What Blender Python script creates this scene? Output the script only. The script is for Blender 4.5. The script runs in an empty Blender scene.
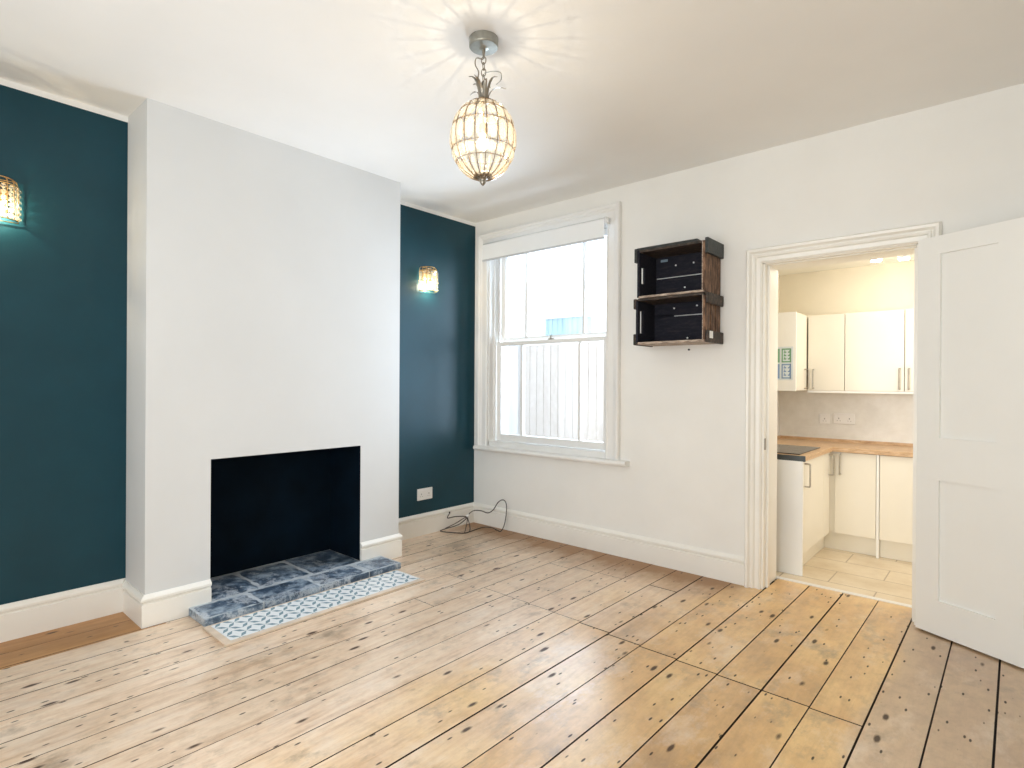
import bpy, bmesh, math, random
from mathutils import Vector, Matrix
random.seed(7)
S = bpy.context.scene
COL = S.collection
PI = math.pi

# ------------------------------------------------------------------ camera
cam_d = bpy.data.cameras.new('camera'); cam = bpy.data.objects.new('camera', cam_d); COL.objects.link(cam)
cam_d.sensor_fit = 'HORIZONTAL'; cam_d.sensor_width = 36.0; cam_d.lens = 565.836 * 36 / 1024
cam_d.clip_start = 0.05; cam_d.clip_end = 200
_r = Vector((0.751965, 0.659176, 0.006003)); _u = Vector((-0.005636, -0.002677, 0.999981)); _f = Vector((-0.659179, 0.751984, -0.001702))
M = Matrix(((_r.x, _u.x, -_f.x), (_r.y, _u.y, -_f.y), (_r.z, _u.z, -_f.z)))
cam.matrix_world = Matrix.Translation((3.3104, -3.6287, 1.2567)) @ M.to_4x4()
S.camera = cam

# ------------------------------------------------------------------ world, big lights, exposure
W = bpy.data.worlds.new('sky'); S.world = W; W.use_nodes = True
bg = W.node_tree.nodes['Background']; bg.inputs[0].default_value = (0.82, 0.90, 1.0, 1); bg.inputs[1].default_value = 2.9
S.view_settings.view_transform = 'Standard'; S.view_settings.look = 'None'
S.view_settings.gamma = 1.0; S.view_settings.use_curve_mapping = False
S.view_settings.exposure = -.17
S.cycles.diffuse_bounces = 6; S.cycles.max_bounces = 14; S.cycles.transparent_max_bounces = 24
S.cycles.sample_clamp_indirect = 6.0; S.cycles.caustics_refractive = False; S.cycles.caustics_reflective = False


def light(name, typ, loc, energy, color=(1, 1, 1), size=0.1, size_y=None, rot=None, parent=None, spread=None):
    d = bpy.data.lights.new(name, typ); d.energy = energy; d.color = color
    if typ == 'AREA':
        d.size = size
        if size_y: d.shape = 'RECTANGLE'; d.size_y = size_y
        if spread: d.spread = spread
    elif typ != 'SUN':
        d.shadow_soft_size = size
    o = bpy.data.objects.new(name, d); COL.objects.link(o); o.location = loc
    if rot: o.rotation_euler = rot
    if parent: o.parent = parent
    return o

# daylight coming through the big window behind the camera and through the sash window
light('daylight_rear_window', 'AREA', (2.35, -5.22, 1.35), 86, (.965, 0.985, 0.965), 2.5, 1.9, rot=(PI / 2, 0, 0))
light('daylight_sash_window', 'AREA', (0.47, 0.42, 1.55), 118, (0.68, 0.83, 1.0), 1.15, 1.6, rot=(-PI / 2, 0, 0))
PEND = Vector((1.648, -1.925, 2.7))

# ------------------------------------------------------------------ materials
def nodes_of(name):
    m = bpy.data.materials.new(name); m.use_nodes = True
    nt = m.node_tree; b = nt.nodes['Principled BSDF']
    return m, nt, b
def N(nt, typ, **kw):
    n = nt.nodes.new(typ)
    for k, v in kw.items(): setattr(n, k, v)
    return n
def coords(nt, scale=(1, 1, 1), kind='Object'):
    t = N(nt, 'ShaderNodeTexCoord'); m = N(nt, 'ShaderNodeMapping'); m.inputs['Scale'].default_value = scale
    nt.links.new(t.outputs[kind], m.inputs['Vector']); return m.outputs[0]
def noise(nt, vec, scale=5, detail=4, rough=.55):
    n = N(nt, 'ShaderNodeTexNoise'); n.inputs['Scale'].default_value = scale; n.inputs['Detail'].default_value = detail
    n.inputs['Roughness'].default_value = rough
    if vec is not None: nt.links.new(vec, n.inputs['Vector'])
    return n.outputs['Fac']
def ramp(nt, fac, stops, interp='LINEAR'):
    r = N(nt, 'ShaderNodeValToRGB'); r.color_ramp.interpolation = interp
    e = r.color_ramp.elements
    while len(e) < len(stops): e.new(0.5)
    for i, (p_, c) in enumerate(stops):
        e[i].position = p_; e[i].color = (c, c, c, 1) if isinstance(c, (int, float)) else (*c, 1)
    nt.links.new(fac, r.inputs[0]); return r.outputs[0]
def mix(nt, fac, a, b, blend='MIX'):
    n = N(nt, 'ShaderNodeMix', data_type='RGBA', blend_type=blend)
    for sock, v in ((n.inputs[0], fac), (n.inputs[6], a), (n.inputs[7], b)):
        if isinstance(v, (int, float)): sock.default_value = v
        elif isinstance(v, tuple): sock.default_value = (*v, 1)
        else: nt.links.new(v, sock)
    return n.outputs[2]
def math_(nt, op, a, b=0.0, c=None):
    n = N(nt, 'ShaderNodeMath', operation=op)
    for i, v in enumerate((a, b) if c is None else (a, b, c)):
        if isinstance(v, (int, float)): n.inputs[i].default_value = v
        else: nt.links.new(v, n.inputs[i])
    return n.outputs[0]
def bump(nt, b, h, strength=.2, dist=.01):
    n = N(nt, 'ShaderNodeBump'); n.inputs['Strength'].default_value = strength; n.inputs['Distance'].default_value = dist
    nt.links.new(h, n.inputs['Height']); nt.links.new(n.outputs[0], b.inputs['Normal'])

def paint(name, col, rough=.6, var=.03, bmp=.08, scale=3.0, bscale=220, spec=.5):
    m, nt, b = nodes_of(name); b.inputs['Specular IOR Level'].default_value = spec
    v = coords(nt)
    f = noise(nt, v, scale, 5)
    c2 = tuple(max(0, c * (1 - var * 2)) for c in col); c1 = tuple(min(1, c * (1 + var)) for c in col)
    nt.links.new(ramp(nt, f, [(.3, c2), (.7, c1)]), b.inputs['Base Color'])
    b.inputs['Roughness'].default_value = rough
    if bmp: bump(nt, b, noise(nt, v, bscale, 2), bmp, .001)
    return m
def metal(name, col, rough=.3, metallic=1.0):
    m, nt, b = nodes_of(name); v = coords(nt)
    nt.links.new(ramp(nt, noise(nt, v, 40, 3), [(.3, tuple(c * .8 for c in col)), (.7, col)]), b.inputs['Base Color'])
    b.inputs['Roughness'].default_value = rough; b.inputs['Metallic'].default_value = metallic
    return m
def emissive(name, col, strength):
    m, nt, b = nodes_of(name); b.inputs['Base Color'].default_value = (*col, 1)
    b.inputs['Emission Color'].default_value = (*col, 1); b.inputs['Emission Strength'].default_value = strength
    return m

def thin_glass(name, tint=(1, 1, 1), gloss=.08, rough=.0):
    m, nt, b = nodes_of(name); nt.nodes.remove(b)
    out = nt.nodes['Material Output']; tr = N(nt, 'ShaderNodeBsdfTransparent'); tr.inputs[0].default_value = (*tint, 1)
    gl = N(nt, 'ShaderNodeBsdfGlossy'); gl.inputs['Roughness'].default_value = rough
    fr = N(nt, 'ShaderNodeFresnel'); fr.inputs['IOR'].default_value = 1.45
    mx = N(nt, 'ShaderNodeMixShader')
    nt.links.new(math_(nt, 'ADD', fr.outputs[0], gloss - .04), mx.inputs[0])
    nt.links.new(tr.outputs[0], mx.inputs[1]); nt.links.new(gl.outputs[0], mx.inputs[2]); nt.links.new(mx.outputs[0], out.inputs[0])
    return m

MT = {}
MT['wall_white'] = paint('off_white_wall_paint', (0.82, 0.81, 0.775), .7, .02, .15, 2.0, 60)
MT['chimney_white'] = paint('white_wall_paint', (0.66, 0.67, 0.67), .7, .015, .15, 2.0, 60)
MT['ceiling'] = paint('ceiling_paint', (0.86, 0.855, 0.835), .8, .012, .1, 2.0, 60)
MT['trim'] = paint('cream_gloss_trim', (0.86, 0.84, 0.785), .35, .02, .03)
MT['win_trim'] = paint('white_gloss_trim', (0.81, 0.80, 0.775), .35, .02, .03)
MT['door'] = paint('white_door_paint', (0.84, 0.84, 0.81), .42, .01, .04)
MT['teal'] = paint('dark_teal_wall_paint', (0.0045, 0.045, 0.066), .37, .06, .32, 3.0, 130, .33)
MT['fireback'] = paint('soot_dark_blue_paint', (0.001, 0.0065, 0.014), .8, .2, .3, 5.0, 80, .12)
MT['plastic'] = paint('white_plastic', (0.85, 0.85, 0.84), .3, .005, 0)
MT['dark_hole'] = paint('dark_slot', (0.01, 0.01, 0.01), .6, 0, 0)
MT['slot_grey'] = paint('grey_socket_slot', (0.42, 0.42, 0.42), .6, 0, 0)
MT['steel'] = metal('brushed_steel', (0.55, 0.52, 0.47), .35)
MT['nickel'] = metal('aged_nickel', (0.36, 0.33, 0.28), .38)
MT['pewter'] = metal('dull_pewter', (0.42, 0.42, 0.38), .45)
MT['brass'] = metal('warm_brass', (0.75, 0.50, 0.22), .3)
MT['cable'] = paint('dark_brown_cable', (0.05, 0.04, 0.035), .5, .05, 0)
MT['blind'] = paint('white_blind_fabric', (0.84, 0.86, 0.87), .8, .01, .1, 3, 300)
MT['cab'] = paint('cream_gloss_cabinet', (0.86, 0.82, 0.72), .25, .01, 0)
MT['cabwhite'] = paint('white_end_panel', (0.92, 0.92, 0.90), .35, .01, 0)
MT['kwall'] = paint('cream_kitchen_wall', (0.84, 0.78, 0.655), .7, .02, .1)
MT['kceil'] = paint('kitchen_ceiling_paint', (0.88, 0.86, 0.80), .8, .01, 0)
MT['hob'] = paint('black_hob_glass', (0.015, 0.016, 0.018), .06, 0, 0)
MT['dark_strip'] = paint('dark_grey_edge_strip', (0.05, 0.06, 0.065), .35, .05, 0)
MT['glass'] = thin_glass('window_glass')

def make_floor_mat():
    m, nt, b = nodes_of('old_pine_boards')
    t = N(nt, 'ShaderNodeTexCoord'); O = t.outputs['Object']
    geo = N(nt, 'ShaderNodeNewGeometry'); rnd = geo.outputs['Random Per Island']
    # shift the grain of each board
    off = N(nt, 'ShaderNodeVectorMath', operation='MULTIPLY_ADD')
    comb = N(nt, 'ShaderNodeCombineXYZ')
    nt.links.new(math_(nt, 'MULTIPLY', rnd, 37.0), comb.inputs[0]); nt.links.new(math_(nt, 'MULTIPLY', rnd, 91.0), comb.inputs[1]); nt.links.new(math_(nt, 'MULTIPLY', rnd, 13.0), comb.inputs[2])
    add = N(nt, 'ShaderNodeVectorMath', operation='ADD'); nt.links.new(O, add.inputs[0]); nt.links.new(comb.outputs[0], add.inputs[1])
    def mp(sc, src=add.outputs[0]):
        q = N(nt, 'ShaderNodeMapping'); q.inputs['Scale'].default_value = sc; nt.links.new(src, q.inputs['Vector']); return q.outputs[0]
    sep = N(nt, 'ShaderNodeSeparateXYZ'); nt.links.new(O, sep.inputs[0]); X, Y = sep.outputs[0], sep.outputs[1]
    grain = noise(nt, mp((11, 1.0, 1)), 3.0, 8, .66)
    fine = noise(nt, mp((120, 5, 1)), 2.0, 3, .6)
    blot = noise(nt, mp((1, .55, 1)), 3.2, 6, .62)
    cloud = noise(nt, mp((1, 1, 1), O), 1.3, 5, .6)
    pale = ramp(nt, grain, [(.26, (.52, .34, .21)), (.42, (.83, .61, .43)), (.60, (.93, .75, .575))])
    gold = ramp(nt, blot, [(.30, (.42, .22, .055)), (.44, (.74, .41, .105)), (.60, (.93, .61, .22))])
    gold = mix(nt, .35, gold, ramp(nt, grain, [(.3, (.36, .20, .08)), (.7, (.72, .52, .30))]))
    # varnish remains towards the doorway, boards sanded pale towards the hearth
    gx = math_(nt, 'ADD', X, math_(nt, 'MULTIPLY', math_(nt, 'SUBTRACT', cloud, .5), 1.6))
    gx = math_(nt, 'ADD', gx, math_(nt, 'MULTIPLY', math_(nt, 'SUBTRACT', rnd, .5), .35))
    gfac = ramp(nt, math_(nt, 'MULTIPLY', gx, .25), [(.36, 0.0), (.53, 1.0)])
    col = mix(nt, gfac, pale, gold)
    # every board a little different
    col = mix(nt, .55, col, ramp(nt, rnd, [(0, (.74, .70, .64)), (.5, (.92, .90, .87)), (1, (1.0, 1.0, 1.0))]), 'MULTIPLY')
    mott = noise(nt, mp((1.3, .8, 1)), 17, 7, .7)
    col = mix(nt, 1.0, col, ramp(nt, mott, [(.30, (.80, .77, .73)), (.55, (1.0, 1.0, 1.0))]), 'MULTIPLY')
    # the boards beyond the doorway are greyer and dirtier
    gr = ramp(nt, math_(nt, 'MULTIPLY', math_(nt, 'ADD', X, math_(nt, 'MULTIPLY', math_(nt, 'SUBTRACT', cloud, .5), .25)), .25), [(.722, 0.0), (.738, .62)])
    col = mix(nt, gr, col, mix(nt, mott, (.25, .17, .12), (.60, .46, .35)))
    # grey-white scuffing
    sc = noise(nt, mp((2.2, 1.2, 1), O), 2.2, 8, .72)
    col = mix(nt, ramp(nt, sc, [(.52, 0.0), (.70, .50)]), col, (.84, .74, .64))
    # greyish dirt clouds
    dirt = noise(nt, mp((1.6, 1.0, 1)), 4.5, 6, .7)
    col = mix(nt, ramp(nt, dirt, [(.55, 0.0), (.72, .72)]), col, (.24, .16, .09))
    col = mix(nt, ramp(nt, fine, [(.30, .18), (.42, 0.0)]), col, (.30, .19, .10))
    # unsanded brown strip in the left alcove
    alc = math_(nt, 'MULTIPLY', math_(nt, 'LESS_THAN', X, 0.035), math_(nt, 'LESS_THAN', Y, -2.6))
    brown = mix(nt, grain, (.20, .08, .016), (.60, .29, .085))
    col = mix(nt, math_(nt, 'MULTIPLY', alc, .9), col, brown)
    # old dark stain along the foot of the window wall
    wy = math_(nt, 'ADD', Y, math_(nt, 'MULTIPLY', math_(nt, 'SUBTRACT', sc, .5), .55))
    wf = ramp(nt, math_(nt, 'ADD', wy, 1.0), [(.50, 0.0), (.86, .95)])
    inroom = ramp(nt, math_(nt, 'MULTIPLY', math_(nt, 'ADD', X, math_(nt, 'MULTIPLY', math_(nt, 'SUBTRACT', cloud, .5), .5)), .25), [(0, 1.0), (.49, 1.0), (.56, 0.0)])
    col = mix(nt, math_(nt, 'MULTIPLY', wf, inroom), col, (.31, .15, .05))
    # knots
    vk = N(nt, 'ShaderNodeTexVoronoi'); vk.inputs['Scale'].default_value = 1.0; nt.links.new(mp((14, 5.0, 1)), vk.inputs['Vector'])
    kd = math_(nt, 'ADD', vk.outputs['Distance'], math_(nt, 'MULTIPLY', math_(nt, 'SUBTRACT', grain, .5), .18))
    keep = N(nt, 'ShaderNodeSeparateColor'); nt.links.new(vk.outputs['Color'], keep.inputs[0])
    kf = math_(nt, 'MULTIPLY', ramp(nt, kd, [(.09, 1.0), (.17, 0.0)]), math_(nt, 'GREATER_THAN', keep.outputs[0], .52))
    col = mix(nt, math_(nt, 'MULTIPLY', kf, .95), col, (.045, .022, .012))
    # small dark flecks
    v2 = N(nt, 'ShaderNodeTexVoronoi'); v2.inputs['Scale'].default_value = 1.0; nt.links.new(mp((34, 11, 1)), v2.inputs['Vector'])
    k2 = N(nt, 'ShaderNodeSeparateColor'); nt.links.new(v2.outputs['Color'], k2.inputs[0])
    f2 = math_(nt, 'MULTIPLY', ramp(nt, v2.outputs['Distance'], [(.11, 1.0), (.17, 0.0)]), math_(nt, 'GREATER_THAN', k2.outputs[1], .55))
    col = mix(nt, math_(nt, 'MULTIPLY', f2, .95), col, (.03, .018, .012))
    nt.links.new(col, b.inputs['Base Color'])
    nt.links.new(ramp(nt, blot, [(.3, .40), (.7, .55)]), b.inputs['Roughness'])
    b.inputs['Specular IOR Level'].default_value = .35
    b.inputs['Coat Roughness'].default_value = .32; b.inputs['Coat IOR'].default_value = 1.9
    # knots, dirt, the alcove and the stained strip have lost their varnish
    inv = lambda v, k: math_(nt, 'SUBTRACT', 1.0, math_(nt, 'MULTIPLY', v, k))
    cw = math_(nt, 'MULTIPLY', math_(nt, 'MULTIPLY', inv(kf, .95), inv(f2, .95)), math_(nt, 'MULTIPLY', inv(alc, .9), inv(math_(nt, 'MULTIPLY', wf, inroom), .8)))
    nt.links.new(cw, b.inputs['Coat Weight'])
    h = math_(nt, 'ADD', math_(nt, 'MULTIPLY', grain, .6), math_(nt, 'MULTIPLY', fine, .3))
    bump(nt, b, h, .14, .002)
    return m
MT['floor'] = make_floor_mat()
MT['gap_dirt'] = paint('dirt_in_board_gaps', (.035, .020, .012), .9, .2, 0)

def make_slate():
    m, nt, b = nodes_of('grey_blue_slate'); v0 = coords(nt)
    oi = N(nt, 'ShaderNodeObjectInfo'); av = N(nt, 'ShaderNodeVectorMath', operation='ADD'); cv = N(nt, 'ShaderNodeCombineXYZ')
    nt.links.new(math_(nt, 'MULTIPLY', oi.outputs['Random'], 50.0), cv.inputs[0]); nt.links.new(v0, av.inputs[0]); nt.links.new(cv.outputs[0], av.inputs[1]); v = av.outputs[0]
    n1 = noise(nt, v, 9, 9, .72); n2 = noise(nt, v, 3.3, 8, .8)
    c = ramp(nt, n1, [(.34, (.020, .035, .060)), (.48, (.075, .12, .18)), (.62, (.36, .44, .52))])
    c = mix(nt, ramp(nt, n2, [(.50, 0.0), (.555, .75), (.60, .1)]), c, (.62, .66, .70))
    c = mix(nt, .8, c, ramp(nt, oi.outputs['Random'], [(0, (.62, .66, .70)), (1, (1, 1, 1))]), 'MULTIPLY')
    nt.links.new(c, b.inputs['Base Color']); b.inputs['Roughness'].default_value = .42
    bump(nt, b, n1, .7, .006); return m
MT['slate'] = make_slate()
MT['grout'] = paint('pale_grout', (.48, .52, .55), .9, .1, .3, 20)

def make_strip_tile():
    m, nt, b = nodes_of('white_tile_with_grey_kites')
    v = coords(nt); sep = N(nt, 'ShaderNodeSeparateXYZ'); nt.links.new(v, sep.inputs[0])
    pitch = .048
    u = math_(nt, 'DIVIDE', sep.outputs[0], pitch); w = math_(nt, 'DIVIDE', sep.outputs[1], pitch)
    fu = math_(nt, 'FRACT', u); fw = math_(nt, 'FRACT', w)
    # a leaning kite in each square: |a*du + b*dv| + |c*dv| < r, the lean flips every square
    par = math_(nt, 'MODULO', math_(nt, 'ADD', math_(nt, 'FLOOR', math_(nt, 'ABSOLUTE', u)), math_(nt, 'FLOOR', math_(nt, 'ABSOLUTE', w))), 2.0)
    sgn = math_(nt, 'SUBTRACT', math_(nt, 'MULTIPLY', par, 2.0), 1.0)
    du = math_(nt, 'SUBTRACT', fu, .5); dv = math_(nt, 'SUBTRACT', fw, .5)
    a = math_(nt, 'ABSOLUTE', math_(nt, 'ADD', du, math_(nt, 'MULTIPLY', dv, sgn)))
    c = math_(nt, 'ABSOLUTE', math_(nt, 'SUBTRACT', math_(nt, 'MULTIPLY', dv, 1.0), math_(nt, 'MULTIPLY', du, math_(nt, 'MULTIPLY', sgn, .55))))
    d = math_(nt, 'ADD', math_(nt, 'MULTIPLY', a, 1.6), math_(nt, 'MULTIPLY', c, .75))
    k = math_(nt, 'LESS_THAN', d, .55)
    line = math_(nt, 'LESS_THAN', math_(nt, 'MINIMUM', fu, fw), .035)
    col = mix(nt, math_(nt, 'MULTIPLY', line, .3), (.84, .86, .87), (.55, .58, .60))
    col = mix(nt, k, col, (.24, .34, .39))
    nt.links.new(col, b.inputs['Base Color']); b.inputs['Roughness'].default_value = .25
    return m
MT['striptile'] = make_strip_tile()
MT['cement'] = paint('beige_cement_edging', (.66, .54, .42), .8, .08, .3, 12, 60)

def wood(name, c1, c2, c3, sc=(1, 1, 1), rough=.6, bmp=.4):
    m, nt, b = nodes_of(name); v = coords(nt, sc)
    g = noise(nt, v, 6, 7, .68)
    nt.links.new(ramp(nt, g, [(.33, c1), (.5, c2), (.68, c3)]), b.inputs['Base Color'])
    b.inputs['Roughness'].default_value = rough; bump(nt, b, g, bmp, .002); return m
MT['crate_dark'] = wood('near_black_stained_wood', (.0015, .002, .007), (.004, .005, .014), (.022, .017, .022), (3, 12, 12), .85)
MT['crate_side'] = wood('rough_brown_wood', (.02, .009, .005), (.11, .052, .024), (.32, .18, .10), (8, 8, 2.2), .65)
MT['crate_band'] = wood('dark_brown_wood', (.006, .005, .004), (.035, .022, .014), (.11, .07, .045), (6, 6, 6), .6)
MT['crate_black'] = wood('black_painted_wood', (.012, .015, .014), (.022, .027, .026), (.045, .05, .048), (6, 6, 6), .5)
MT['crate_edge'] = wood('worn_pale_wood_edge', (.12, .08, .06), (.36, .28, .22), (.60, .50, .42), (3, 14, 14), .65)
MT['worktop'] = wood('oak_worktop', (.40, .24, .12), (.60, .40, .23), (.74, .54, .35), (2.5, 14, 14), .4, .1)

def make_tile(name, c1, c2, grout, bw, rh, offx=0, offy=0, axis='XY', msize=.004, off=.5, rough=.35, ns=4):
    m, nt, b = nodes_of(name); t = N(nt, 'ShaderNodeTexCoord'); sep = N(nt, 'ShaderNodeSeparateXYZ'); nt.links.new(t.outputs['Object'], sep.inputs[0])
    cmb = N(nt, 'ShaderNodeCombineXYZ')
    nt.links.new(math_(nt, 'ADD', sep.outputs[0 if axis[0] == 'X' else 1], offx), cmb.inputs[0])
    nt.links.new(math_(nt, 'ADD', sep.outputs[1 if axis[1] == 'Y' else 2], offy), cmb.inputs[1])
    br = N(nt, 'ShaderNodeTexBrick'); br.offset = off; nt.links.new(cmb.outputs[0], br.inputs['Vector'])
    br.inputs['Scale'].default_value = 1; br.inputs['Brick Width'].default_value = bw; br.inputs['Row Height'].default_value = rh
    br.inputs['Mortar Size'].default_value = msize; br.inputs['Mortar Smooth'].default_value = .1
    f = noise(nt, t.outputs['Object'], ns, 7, .65)
    base = ramp(nt, f, [(.32, c1), (.68, c2)])
    nt.links.new(mix(nt, br.outputs['Fac'], base, grout), b.inputs['Base Color']); b.inputs['Roughness'].default_value = rough
    return m
MT['ktile'] = make_tile('cream_stone_floor_tiles', (.62, .50, .34), (.78, .68, .52), (.42, .33, .22), .53, .264, .20 + .53 * 5 - .265 - .265 + .265, .094 + .264 * 4, 'XY', .004)
MT['ksplash'] = make_tile('grey_stone_wall_tiles', (.72, .71, .67), (.86, .86, .83), (.80, .79, .76), .60, .30, 2.0, .0, 'XZ', .002, .5, .35, 5)

def make_crystal():
    m, nt, b = nodes_of('clear_crystal'); nt.nodes.remove(b); out = nt.nodes['Material Output']
    tr = N(nt, 'ShaderNodeBsdfTransparent'); tr.inputs[0].default_value = (1, .965, .89, 1)
    gl = N(nt, 'ShaderNodeBsdfGlossy'); gl.inputs['Roughness'].default_value = .12; gl.inputs[0].default_value = (1, .98, .94, 1)
    di = N(nt, 'ShaderNodeBsdfTranslucent'); di.inputs[0].default_value = (.95, .90, .80, 1)
    lw = N(nt, 'ShaderNodeLayerWeight'); lw.inputs[0].default_value = .45
    m1 = N(nt, 'ShaderNodeMixShader'); m2 = N(nt, 'ShaderNodeMixShader')
    m1.inputs[0].default_value = .12
    nt.links.new(tr.outputs[0], m1.inputs[1]); nt.links.new(di.outputs[0], m1.inputs[2])
    nt.links.new(math_(nt, 'MULTIPLY', lw.outputs['Facing'], .7), m2.inputs[0])
    nt.links.new(m1.outputs[0], m2.inputs[1]); nt.links.new(gl.outputs[0], m2.inputs[2]); nt.links.new(m2.outputs[0], out.inputs[0])
    return m
MT['crystal'] = make_crystal()
def bulb_mat(name, col, strength, tr=.6):
    m, nt, b = nodes_of(name); nt.nodes.remove(b); out = nt.nodes['Material Output']
    t = N(nt, 'ShaderNodeBsdfTransparent'); e = N(nt, 'ShaderNodeEmission'); e.inputs[0].default_value = (*col, 1); e.inputs[1].default_value = strength
    x = N(nt, 'ShaderNodeMixShader'); x.inputs[0].default_value = 1 - tr
    nt.links.new(t.outputs[0], x.inputs[1]); nt.links.new(e.outputs[0], x.inputs[2]); nt.links.new(x.outputs[0], out.inputs[0]); return m
MT['bulb'] = bulb_mat('lit_bulb', (1.0, .86, .62), 9)
MT['bulb_small'] = bulb_mat('lit_small_bulb', (1.0, .78, .45), 40)
MT['cage'] = metal('bronze_wire', (0.34, 0.25, 0.16), .45)
MT['spot'] = emissive('lit_spotlight', (1.0, .93, .80), 30)
MT['fence'] = wood('pale_fence_wood', (.50, .44, .38), (.66, .60, .54), (.76, .72, .67), (12, 12, 1.5), .8, .2)
MT['render'] = paint('white_render', (.85, .86, .86), .8, .02, .2)
MT['blueshed'] = paint('pale_blue_metal_sheet', (.50, .68, .74), .5, .03, 0)
MT['concrete'] = paint('yard_concrete', (.45, .44, .42), .9, .06, .3, 6, 60)
MT['pgreen'] = paint('green_ink', (.20, .42, .27), .7, 0, 0)
MT['pblue'] = paint('blue_ink', (.25, .38, .62), .7, 0, 0)
MT['paper'] = paint('pale_blue_paper', (.72, .80, .86), .7, .01, 0)

# ------------------------------------------------------------------ mesh helpers
class MB:
    def __init__(self): self.bm = bmesh.new()
    def box(self, x0, x1, y0, y1, z0, z1):
        v = [self.bm.verts.new(p) for p in ((x0, y0, z0), (x1, y0, z0), (x1, y1, z0), (x0, y1, z0), (x0, y0, z1), (x1, y0, z1), (x1, y1, z1), (x0, y1, z1))]
        for q in ((3, 2, 1, 0), (4, 5, 6, 7), (0, 1, 5, 4), (1, 2, 6, 5), (2, 3, 7, 6), (3, 0, 4, 7)): self.bm.faces.new([v[i] for i in q])
        return self
    def rings(self, rings, close=False, cap=True, cyc=True):
        R = [[self.bm.verts.new(p) for p in r] for r in rings]; n = len(R[0])
        seq = list(zip(R, R[1:])) + ([(R[-1], R[0])] if close else [])
        for a, b in seq:
            for i in range(n if cyc else n - 1):
                j = (i + 1) % n
                try: self.bm.faces.new((a[i], a[j], b[j], b[i]))
                except ValueError: pass
        if cap and not close and cyc:
            try: self.bm.faces.new(R[0][::-1]); self.bm.faces.new(R[-1])
            except ValueError: pass
        return self
    def tube(self, pts, r, n=8, close=False):
        pts = [Vector(p) for p in pts]; rr = r if isinstance(r, (list, tuple)) else [r] * len(pts)
        rings = []; up = None; L = len(pts)
        for i, p in enumerate(pts):
            a = pts[(i - 1) % L] if close else pts[max(i - 1, 0)]; b = pts[(i + 1) % L] if close else pts[min(i + 1, L - 1)]
            t = (b - a).normalized()
            if up is None: up = Vector((0, 0, 1)) if abs(t.z) < .9 else Vector((1, 0, 0))
            s = t.cross(up); s = s.normalized() if s.length > 1e-6 else Vector((1, 0, 0)); up = s.cross(t).normalized()
            rings.append([p + (s * math.cos(k * 2 * PI / n) + up * math.sin(k * 2 * PI / n)) * rr[i] for k in range(n)])
        return self.rings(rings, close=close)
    def lathe(self, prof, c, n=32, cap=True):
        c = Vector(c)
        return self.rings([[c + Vector((r * math.cos(k * 2 * PI / n), r * math.sin(k * 2 * PI / n), z)) for k in range(n)] for r, z in prof], cap=cap)
    def disc(self, c, ax, r, d, n=14):   # short cylinder along an axis vector
        c = Vector(c); ax = Vector(ax).normalized()
        return self.tube([c, c + ax * d], r, n)
    def prism(self, prof, p0, p1, out, up=(0, 0, 1), m0=0, m1=0):
        """extrude profile [(d, z)] from p0 to p1; d along out; mitre by m*d along the run at each end"""
        p0 = Vector(p0); p1 = Vector(p1); out = Vector(out); up = Vector(up); t = (p1 - p0).normalized()
        return self.rings([[p0 + out * d + up * z + t * (m0 * d) for d, z in prof], [p1 + out * d + up * z + t * (m1 * d) for d, z in prof]])
    def surround(self, x0, x1, z0, z1, y, prof, three=True):
        """architrave on wall plane y facing -y; profile [(w outward, d proud)]"""
        R = []
        R.append([(x0 - w, y - d, z0) for w, d in prof]); R.append([(x0 - w, y - d, z1 + w) for w, d in prof])
        R.append([(x1 + w, y - d, z1 + w) for w, d in prof]); R.append([(x1 + w, y - d, z0) for w, d in prof])
        return self.rings(R)
    def build(self, name, mat, parent=None, bevel=0, smooth=False, seg=2, local=False):
        bmesh.ops.recalc_face_normals(self.bm, faces=self.bm.faces[:])
        if parent is not None and not local:
            mw = parent_world(parent)
            self.bm.transform(mw.inverted())
        me = bpy.data.meshes.new(name); self.bm.to_mesh(me); self.bm.free()
        me.materials.append(MT[mat] if isinstance(mat, str) else mat)
        if smooth:
            for p in me.polygons: p.use_smooth = True
        o = bpy.data.objects.new(name, me); COL.objects.link(o)
        if parent is not None: o.parent = parent
        if bevel:
            b = o.modifiers.new('bevel', 'BEVEL'); b.width = bevel; b.segments = seg; b.limit_method = 'ANGLE'; b.angle_limit = .6
        return o
def parent_world(o):
    m = Matrix.LocRotScale(o.location, o.rotation_euler, o.scale)
    return parent_world(o.parent) @ m if o.parent else m
def empty(name, loc, rz=0, label=None, cat=None, group=None, kind=None):
    o = bpy.data.objects.new(name, None); COL.objects.link(o); o.location = loc; o.rotation_euler = (0, 0, rz); o.empty_display_size = .05
    return tag(o, label, cat, group, kind)
def tag(o, label=None, cat=None, group=None, kind=None):
    if label: o['label'] = label
    if cat: o['category'] = cat
    if group: o['group'] = group
    if kind: o['kind'] = kind
    return o
def struct(o, label=None):
    o['kind'] = 'structure'
    if label: o['label'] = label
    return o

# ------------------------------------------------------------------ room dimensions
H = 2.70; REC = -0.322; YL = -2.689; YR = -1.088; XR = 4.15; YB = -4.75
FPY0, FPY1, FPZ = -2.373, -1.410, 0.825

# ------------------------------------------------------------------ ceiling and walls
struct(MB().box(REC - .12, XR + .12, YB - .12, .0, H, H + .12).build('ceiling', 'ceiling'))

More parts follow.
